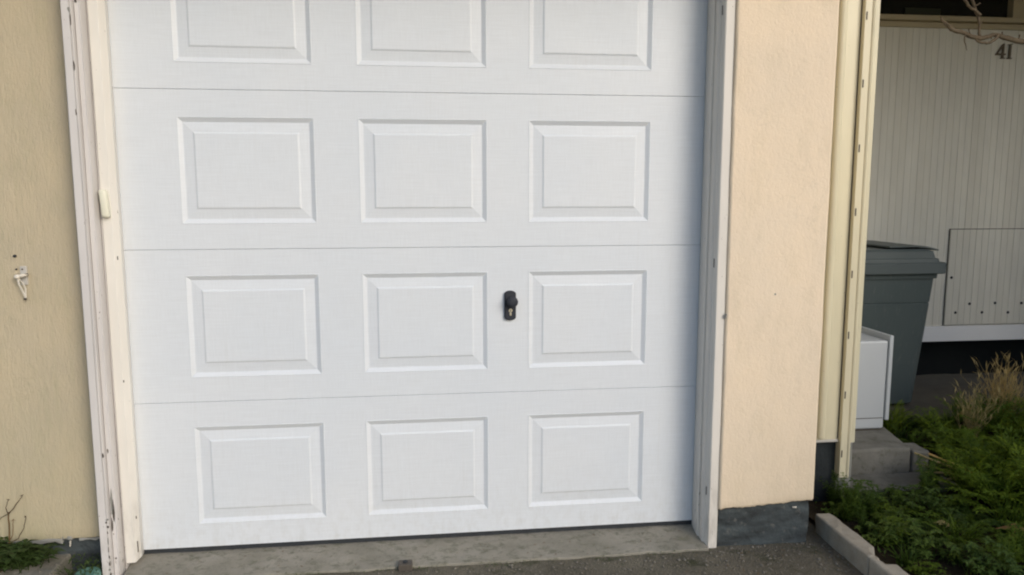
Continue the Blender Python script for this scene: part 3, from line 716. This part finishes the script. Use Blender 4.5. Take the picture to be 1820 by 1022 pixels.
random.seed(77)
for (x_, z_, dx, dz, L) in ((4.05, 2.024, 0.3, 1, 0.03), (3.96, 2.044, -0.5, 1, 0.022), (3.89, 2.044, 0.2, -1, 0.02), (3.78, 2.048, -0.4, 1, 0.028), (3.70, 2.068, -0.2, -1, 0.018), (3.655, 2.085, -1, 0.2, 0.03), (3.828, 2.10, 0.8, 0.5, 0.024), (3.80, 2.19, 1, 0.4, 0.026)):
    q = Vector((x_, 1.0, z_)); d_ = Vector((dx, random.uniform(-0.6, 0.2), dz)).normalized()
    obj('spur', tube([q, q+d_*L*0.6, q+d_*L*0.75+Vector((0, 0, 0.004)), q+d_*L], [0.0042, 0.0026, 0.0042, 0.0012], 6), 'bark', br)
# ------------------------------------------------------------------ foliage builders
def leaf(bm, p, d, ln, wd, nrm=Vector((0, 0, 1)), droop=0.25):
    """one pointed leaf of four triangles, folded along its midrib"""
    d = d.normalized(); s_ = d.cross(nrm)
    s_ = s_.normalized() if s_.length > 1e-4 else Vector((1, 0, 0))
    n_ = s_.cross(d)
    a_ = bm.verts.new(p); t = bm.verts.new(p + d*ln - n_*ln*droop)
    mid = bm.verts.new(p + d*ln*0.5 - n_*ln*droop*0.15)
    l = bm.verts.new(p + d*ln*0.48 + s_*wd/2 + n_*wd*0.2 - n_*ln*droop*0.1)
    r = bm.verts.new(p + d*ln*0.48 - s_*wd/2 + n_*wd*0.2 - n_*ln*droop*0.1)
    for f in ((a_, mid, l), (l, mid, t), (a_, r, mid), (mid, r, t)): bm.faces.new(f)
def rdir(el0, el1, az=None):
    a_ = random.uniform(0, 2*math.pi) if az is None else az; e = R(random.uniform(el0, el1))
    return Vector((math.cos(a_)*math.cos(e), math.sin(a_)*math.cos(e), math.sin(e)))
def stemstrip(bm, pts, w0, w1):
    n = len(pts); prev = None
    for i, p in enumerate(pts):
        w_ = w0 + (w1-w0)*i/(n-1)
        d = (pts[min(i+1, n-1)] - pts[max(i-1, 0)]).normalized()
        s_ = d.cross(Vector((0.3, 1, 0.1))).normalized()*w_/2; q = d.cross(s_).normalized()*w_/2
        ring = [bm.verts.new(p+s_), bm.verts.new(p-s_*0.5+q*0.87), bm.verts.new(p-s_*0.5-q*0.87)]
        if prev:
            for k in range(3): bm.faces.new((prev[k], prev[(k+1) % 3], ring[(k+1) % 3], ring[k]))
        prev = ring
def feather_weed(h, n):
    """rosette of arching, finely divided leaves"""
    bs, bl = bmesh.new(), bmesh.new()
    for i in range(n):
        d = rdir(35, 80); L = h*random.uniform(0.7, 1.15); pts = []
        for k in range(8):
            t = k/7; pts.append(Vector((d.x*L*t*(0.7+0.5*t), d.y*L*t*(0.7+0.5*t), d.z*L*(t-0.30*t*t))))
        stemstrip(bs, pts, 0.0035, 0.001)
        for k in range(2, 8):
            ax = (pts[k]-pts[k-1]).normalized(); sd_ = ax.cross(Vector((0, 0, 1)))
            if sd_.length < 1e-3: sd_ = Vector((1, 0, 0))
            sd_.normalize()
            wl = h*0.26*(1-0.55*abs(k/7-0.5)*2*0.9)
            for sgn in (-1, 1):
                dd = (ax*0.75+sd_*sgn).normalized()
                leaf(bl, pts[k], dd, wl*random.uniform(0.8, 1.2), wl*0.20, droop=0.2)
                q = pts[k]+dd*wl*0.4
                leaf(bl, q, (ax*1.2+sd_*sgn*0.5), wl*0.55, wl*0.16)
                leaf(bl, q, (ax*0.0+sd_*sgn+Vector((0, 0, 0.3))), wl*0.55, wl*0.16)
        leaf(bl, pts[-1], (pts[-1]-pts[-2]), h*0.16, h*0.04)
    return bs, bl
def lobed_weed(h, n):
    """low clump of small stalked leaves, three leaflets to a stalk"""
    bs, bl = bmesh.new(), bmesh.new()
    for i in range(n):
        d = rdir(30, 85); L = h*random.uniform(0.5, 1.1)
        b_ = Vector((random.gauss(0, 0.025), random.gauss(0, 0.025), 0))
        pts = [b_ + Vector((d.x*L*t, d.y*L*t, d.z*L*t)) for t in (0, 0.5, 1)]
        stemstrip(bs, pts, 0.0025, 0.0012)
        a0 = random.uniform(0, 6.28)
        for k in range(5):
            dd = rdir(-5, 30, a0+k*1.25); leaf(bl, pts[-1], dd, random.uniform(0.018, 0.030), random.uniform(0.011, 0.017))
        for k in range(2): leaf(bl, pts[1], rdir(10, 40), 0.02, 0.010)
    return bs, bl
def stem_weed(h, n):
    """upright stems with whorls of narrow leaves"""
    bs, bl = bmesh.new(), bmesh.new()
    for i in range(n):
        lean = rdir(66, 88); L = h*random.uniform(0.6, 1.1); b_ = Vector((random.gauss(0, 0.03), random.gauss(0, 0.03), 0))
        K = int(L/0.018)+2; pts = []
        for k in range(K+1):
            t = k/K; pts.append(b_ + lean*L*t + Vector((lean.x, lean.y, 0))*L*0.5*t*t + Vector((noise.noise(Vector((t*3, i, 0))), noise.noise(Vector((t*3, i, 9))), 0))*0.012)
        stemstrip(bs, pts, 0.0035, 0.0012)
        for k in range(1, K+1):
            for q in range(5):
                ln = 0.034*(1.1-0.5*k/K)*random.uniform(0.7, 1.2)
                leaf(bl, pts[k], rdir(0, 45), ln, ln*0.30)
    return bs, bl
def weed(name, pair, mat, loc, label, group):
    t = thing(name, loc, label, 'weed', group)
    bs, bl = pair
    obj('stem', bs, mat, t, local=True); obj('foliage', bl, mat, t, local=True)
    return t
random.seed(11)
def scatter_copies(protos, spots):
    used_ = set()
    for (i, x_, y_, z_, s_) in list(spots):
        p = protos[i]
        if i not in used_: used_.add(i); o = p
        else: o = copy_tree(p)
        o.location = (x_, y_, z_); o.rotation_euler = (random.uniform(-.12, .12), random.uniform(-.12, .12), random.uniform(0, 6.28)); o.scale = (s_, s_, s_*random.uniform(0.85, 1.1))
FL = ('feathery_weed', 'bright green weed with finely divided feathery leaves in the garden bed', 'feathery weeds in the garden bed')
LL = ('low_weed', 'low dark green weed with small rounded leaves in the garden bed', 'low leafy weeds in the garden bed')
SL = ('stem_weed', 'upright green weed with whorls of narrow leaves beside the slotted post', 'upright weeds beside the slotted post')
pro = [weed(FL[0], feather_weed(0.19, 16), 'leaf2', (0, 0, 0), FL[1], FL[2]), weed(FL[0], feather_weed(0.15, 13), 'leaf2', (0, 0, 0), FL[1], FL[2]),
       weed(LL[0], lobed_weed(0.10, 34), 'leaf3', (0, 0, 0), LL[1], LL[2]), weed(LL[0], lobed_weed(0.075, 28), 'leaf', (0, 0, 0), LL[1], LL[2]),
       weed(SL[0], stem_weed(0.22, 9), 'leaf', (0, 0, 0), SL[1], SL[2])]
spots = []
def fill(i, n, x0, x1, y0, y1, s0, s1, mind=0.07):
    c = 0; tries = 0
    while c < n and tries < 4000:
        tries += 1
        x_, y_ = random.uniform(x0, x1), random.uniform(y0, y1)
        if x_ < 2.60: continue
        if 2.76 < x_ < 3.14 and -0.22 < y_ < 0.14 and random.random() < 0.75: continue
        if 2.70 < x_ < 3.42 and y_ > 0.17 and y_ < 0.95: continue
        if x_ < 3.42 and y_ > 0.6: continue
        if any((x_-q[1])**2+(y_-q[2])**2 < mind**2 for q in spots): continue
        spots.append((i, x_, y_, -0.03, random.uniform(s0, s1))); c += 1
fill(0, 15, 3.22, 3.72, -0.12, 0.24, 1.15, 1.6, 0.09)          # the tall bright patch
fill(0, 7, 2.88, 3.25, -0.56, -0.30, 0.6, 0.9, 0.11)
fill(1, 9, 3.30, 3.75, 0.30, 0.75, 0.8, 1.3, 0.12)
fill(0, 13, 3.75, 4.7, 0.25, 1.05, 0.95, 1.5, 0.15)
fill(1, 12, 3.55, 4.7, 0.60, 1.12, 0.8, 1.4, 0.12)
fill(2, 16, 2.60, 3.3, -0.62, 0.10, 0.5, 1.2, 0.08)
fill(3, 40, 2.59, 4.5, -0.65, 1.10, 0.6, 1.5, 0.06)
for (x_, y_, s_) in ((2.63, -0.02, 0.60), (2.69, 0.06, 0.85), (2.72, 0.0, 0.7), (2.655, 0.10, 0.75), (2.64, -0.12, 0.5), (2.72, -0.12, 0.55), (3.10, 0.17, 0.8), (3.18, 0.25, 0.7)):
    spots.append((4, x_, y_, -0.03, s_))
def grass_tuft(h, n, spread):
    bs, bl = bmesh.new(), bmesh.new()
    for i in range(n):
        d = rdir(50, 88); L = h*random.uniform(0.45, 1.1)
        b_ = Vector((random.gauss(0, spread), random.gauss(0, spread), 0)); pts = []
        for k in range(6):
            t = k/5; pts.append(b_ + d*L*t + Vector((d.x, d.y, -0.5))*L*0.45*t*t)
        stemstrip(bl if i % 6 else bs, pts, 0.0050, 0.0008)
    return bs, bl
GL = ('grass_tuft', 'tuft of long thin green grass blades growing between the weeds', 'grass tufts in the garden bed')
pro.append(weed(GL[0], grass_tuft(0.20, 46, 0.018), 'leaf2', (0, 0, 0), GL[1], GL[2]))
pro.append(weed(GL[0], grass_tuft(0.13, 34, 0.015), 'leaf', (0, 0, 0), GL[1], GL[2]))
fill(5, 12, 3.10, 4.4, -0.20, 1.08, 0.7, 1.3, 0.07)
fill(6, 26, 2.60, 4.4, -0.60, 1.08, 0.6, 1.3, 0.05)
fill(3, 14, 2.78, 3.14, -0.20, 0.16, 0.5, 0.9, 0.05)
scatter_copies(pro, spots)
# ground cover: small leaves over the soil
def cover(n, x0, x1, y0, y1, z0, hmax, size, keep=lambda x, y: True):
    bm = bmesh.new()
    c = 0
    while c < n:
        x_, y_ = random.uniform(x0, x1), random.uniform(y0, y1)
        if not keep(x_, y_): c += 1; continue
        d = noise.noise(Vector((x_*6, y_*6, 2)))
        if random.random() > 0.42 + 1.2*d: c += 1; continue
        leaf(bm, Vector((x_, y_, z0+random.random()*hmax)), rdir(-10, 60), size*random.uniform(0.5, 1.3), size*random.uniform(0.25, 0.5)); c += 1
    return bm
bedkeep = lambda x, y: not (2.74 < x < 3.32 and y > 0.2) and not (x < 3.4 and y > 0.6)
o = obj('ground_cover', cover(6500, 2.545, 4.7, -0.75, 1.15, -0.03, 0.045, 0.022, bedkeep), 'leaf'); tag(o, 'short mixed greenery covering the soil of the bed', 'ground cover', kind='stuff')
o = obj('moss', cover(2600, -0.02, 2.05, -0.215, -0.150, GZ-0.004, 0.006, 0.008, lambda x, y: noise.noise(Vector((x*5, 0, 4))) + (y+0.19)*6 > -0.05 and abs(y+0.165-0.01*noise.noise(Vector((x*7, 3, 0)))) < 0.018+0.02*noise.noise(Vector((x*3, 1, 1)))), 'moss')
tag(o, 'thin line of moss along the front edge of the concrete sill', 'moss', kind='stuff')
# dry grass clumps
def dry_grass(h, n, spread):
    bm = bmesh.new()
    for i in range(n):
        d = rdir(62, 89); L = h*random.uniform(0.45, 1.05)
        b_ = Vector((random.gauss(0, spread), random.gauss(0, spread), random.uniform(0, h*0.10)))
        pts = []
        for k in range(5):
            t = k/4; pts.append(b_ + d*L*t + Vector((d.x, d.y, -0.10))*L*0.35*t*t)
        stemstrip(bm, pts, 0.0032, 0.0012)
        for k in (1, 2, 3, 3, 4):
            leaf(bm, pts[k], (d + rdir(0, 60)*0.6), L*random.uniform(0.10, 0.30), random.uniform(0.0035, 0.007), droop=0.25)
    return bm
random.seed(5)
for (x_, y_, h_, n_, sp_, lab) in ((3.79, 0.80, 0.27, 42, 0.020, 'thin straw coloured dry grass tuft between weeds and bin'),
                                  (4.13, 1.00, 0.34, 95, 0.028, 'dense tallest clump of straw coloured dry grass in front of the dark gap'),
                                  (4.46, 1.00, 0.26, 45, 0.022, 'straw coloured dry grass tuft at the right edge of the garden bed')):
    t = thing('dry_grass', (x_, y_, -0.02), lab, 'grass', 'dry grass clumps in the bed')
    obj('blades', dry_grass(h_, n_, sp_), 'straw', t, local=True)
# fallen stalks beside the step block
fsx = thing('dead_stalks', (3.28, 0.27, 0.02), 'pale dry broken stalks lying on the weeds by the concrete step', 'dead stalks')
for pts in ([(3.20, 0.40, 0.075), (3.27, 0.30, 0.055), (3.31, 0.20, 0.045)], [(3.255, 0.38, 0.075), (3.31, 0.29, 0.06), (3.345, 0.21, 0.045)], [(3.19, 0.17, 0.040), (3.30, 0.19, 0.045), (3.42, 0.18, 0.050), (3.45, 0.14, 0.03)], [(3.16, 0.33, 0.05), (3.22, 0.27, 0.05), (3.30, 0.20, 0.045)], [(3.15, 0.26, 0.04), (3.22, 0.23, 0.045), (3.29, 0.195, 0.042)]):
    obj('stalk', tube(pts, [0.0045]*(len(pts)-1)+[0.0028], 6), 'straw', fsx)
# single dead leaves
random.seed(21)
for (x_, y_, z_, L, mt, lab) in ((2.93, -0.20, 0.025, 0.060, 'straw', 'small yellow fallen leaf among dark weeds near the middle of the bed'),
                             (3.16, -0.33, 0.035, 0.125, 'dead', 'large brown fallen leaf lying low in the weeds'),
                             (2.79, -0.31, 0.02, 0.045, 'moss', 'small pale green round leaf close to the kerb')):
    bm = bmesh.new()
    for k in range(3): leaf(bm, Vector((0, 0, 0)), rdir(0, 14, 2.6+k*0.55), L*(1-0.15*k), L*0.5, droop=0.15)
    t = obj('fallen_leaf', bm, mt); t.location = (x_, y_, z_); tag(t, lab, 'leaf')
bm = bmesh.new()
for i in range(60):
    x_ = random.uniform(0.02, 1.98); y_ = random.uniform(-0.15, -0.005)
    leaf(bm, Vector((x_, y_, -0.0135+y_*0.13)), rdir(-3, 8), random.uniform(0.006, 0.016), random.uniform(0.002, 0.005), droop=0.1)
for i in range(50):
    x_ = random.uniform(0.6, 2.45); y_ = random.uniform(-0.5, -0.2)
    leaf(bm, Vector((x_, y_, GZ+0.004)), rdir(-3, 10), random.uniform(0.008, 0.020), random.uniform(0.003, 0.006), droop=0.1)
tag(obj('leaf_bits', bm, 'dead'), 'tiny dry leaf bits lying on the concrete sill and the asphalt', 'litter', kind='stuff')
# left corner: green clump and leafless twigs against the ochre wall
random.seed(9)
wl = weed('moss_clump', lobed_weed(0.075, 90), 'moss', (-0.36, -0.110, 0.018), 'low green mossy clump at the foot of the ochre wall', 'x')
del wl['group']; wl['category'] = 'plant'; wl.scale = (1.7, 0.8, 1.0)
w2 = copy_tree(wl); w2.location = (-0.47, -0.10, 0.018); w2['label'] = 'low green mossy clump cut by the left picture edge'; w2.rotation_euler = (0, 0, 2.1)
tw = thing('bare_twigs', (-0.395, -0.085, 0.06), 'thin leafless budded twigs rising from the mossy clump at the wall', 'plant')
main = [(-0.395, -0.085, 0.05), (-0.393, -0.08, 0.12), (-0.391, -0.078, 0.190)]
def twig(pts, r0, r1):
    p_, r_ = wobble(pts, [r0+(r1-r0)*i/(len(pts)-1) for i in range(len(pts))], 4, 0.003, pts[-1][0]*10)
    bm = tube(p_, r_, 6); e = Vector(pts[-1])
    for k in range(4): leaf(bm, e, rdir(20, 80), 0.009, 0.005)
    return obj('twig', bm, 'twig', tw)
twig(main, 0.0028, 0.0022)
twig([(-0.391, -0.078, 0.188), (-0.372, -0.076, 0.212), (-0.346, -0.074, 0.246)], 0.002, 0.0012)
twig([(-0.391, -0.078, 0.188), (-0.398, -0.078, 0.212), (-0.388, -0.078, 0.236)], 0.0016, 0.001)
twig([(-0.391, -0.078, 0.190), (-0.412, -0.082, 0.178), (-0.430, -0.085, 0.160)], 0.0018, 0.0012)
twig([(-0.395, -0.085, 0.088), (-0.362, -0.085, 0.108), (-0.342, -0.085, 0.142), (-0.334, -0.085, 0.178)], 0.0018, 0.0011)
twig([(-0.395, -0.085, 0.088), (-0.380, -0.085, 0.120), (-0.374, -0.085, 0.168)], 0.0016, 0.001)
twig([(-0.393, -0.12, 0.02), (-0.394, -0.17, 0.022), (-0.40, -0.21, 0.023), (-0.43, -0.25, 0.024)], 0.003, 0.0015)
# dark mossy debris and a teal green object at the foot of the left casing
random.seed(31)
o = obj('leaf_litter', cover(900, -0.205, -0.095, -0.19, -0.06, -0.04, 0.075, 0.016, lambda x, y: True), 'moss')
tag(o, 'dark damp plant litter piled between the ochre wall and the door frame', 'litter', kind='stuff')
bm = rough(-0.168, -0.094, -0.205, -0.13, -0.05, 0.012, (6, 6, 5), 0.016, 26, 0.01, 2)
tag(obj('teal_object', bm, 'teal', smooth=True), 'crumpled teal green object beside the foot of the left door frame', 'litter')
# loose gravel on the drive
random.seed(17)
bm = bmesh.new()
def pebble(bm, x_, y_, z_, r):
    t = bmesh.new(); bmesh.ops.create_icosphere(t, subdivisions=1, radius=r)
    sx, sy, sz = random.uniform(0.7, 1.4), random.uniform(0.7, 1.3), random.uniform(0.4, 0.8); a_ = random.uniform(0, 3)
    for v in t.verts:
        q = Vector((v.co.x*sx, v.co.y*sy, v.co.z*sz)) * random.uniform(0.8, 1.2)
        v.co = Vector((q.x*math.cos(a_)-q.y*math.sin(a_)+x_, q.x*math.sin(a_)+q.y*math.cos(a_)+y_, q.z+z_))
    me = bpy.data.meshes.new('p'); t.to_mesh(me); t.free(); bm.from_mesh(me); bpy.data.meshes.remove(me)
for i in range(1500):
    x_ = random.uniform(0.5, 2.47); y_ = random.uniform(-0.50, -0.14)
    if x_ < 2.0 and y_ > -0.18: continue
    pebble(bm, x_, y_, GZ-0.002, random.choice((0.0015, 0.002, 0.002, 0.003, 0.003, 0.004, 0.0055)))
for i in range(150):
    x_ = random.uniform(0.0, 2.0); y_ = random.choice((random.uniform(-0.14, -0.02), random.gauss(-0.012, 0.008)))
    pebble(bm, x_, min(y_, 0.0), -0.0165+min(0, y_)*0.13, random.choice((0.0012, 0.0018, 0.0025)))
for i in range(160):
    pebble(bm, random.uniform(-0.5, -0.2), random.uniform(-0.3, -0.06), 0.021, random.choice((0.002, 0.003, 0.004)))
tag(obj('gravel', bm, 'stone'), 'loose small gravel scattered over the drive', 'gravel', kind='stuff')

# ------------------------------------------------------------------ hedge and evergreen added out of view to shade the bed and the porch
random.seed(41)
hd = thing('shade_hedge', (6.0, -2.0, -0.05), 'unseen evergreen hedge added to shade the garden bed', 'hedge')
bm = bmesh.new()
for i in range(6500):
    leaf(bm, Vector((random.uniform(3.7, 8.4), random.uniform(-2.35, -1.65), random.uniform(0, 1.15))), rdir(-30, 60), random.uniform(0.09, 0.17), random.uniform(0.05, 0.09))
obj('foliage', bm, 'hedge', hd)
bm = bmesh.new()
for k in range(9): tube([(3.9+k*0.5, -2.0, -0.05), (3.92+k*0.5, -1.98, 0.6), (3.9+k*0.5, -2.0, 1.05)], [0.04, 0.03, 0.012], 8, bm)
obj('stems', bm, 'bark', hd)
tr = thing('shade_evergreen', (6.5, -1.5, -0.05), 'unseen tall evergreen added to shade the porch', 'tree')  # added out of view to keep sun off the porch wall
bm = bmesh.new()
for i in range(7000):
    a_ = random.uniform(0, 6.283); z_ = random.uniform(0.5, 4.8); r_ = (1.5-0.22*z_)*math.sqrt(random.random())*(1+0.3*noise.noise(Vector((a_, z_*2, 0))))
    leaf(bm, Vector((6.5+1.3*r_*math.cos(a_), -1.5+r_*math.sin(a_), z_)), rdir(-30, 60), random.uniform(0.10, 0.19), random.uniform(0.05, 0.10))
obj('crown', bm, 'hedge', tr)
obj('trunk', tube([(6.5, -1.5, -0.1), (6.52, -1.5, 1.5), (6.5, -1.5, 4.5)], [0.13, 0.10, 0.03], 10), 'bark', tr)
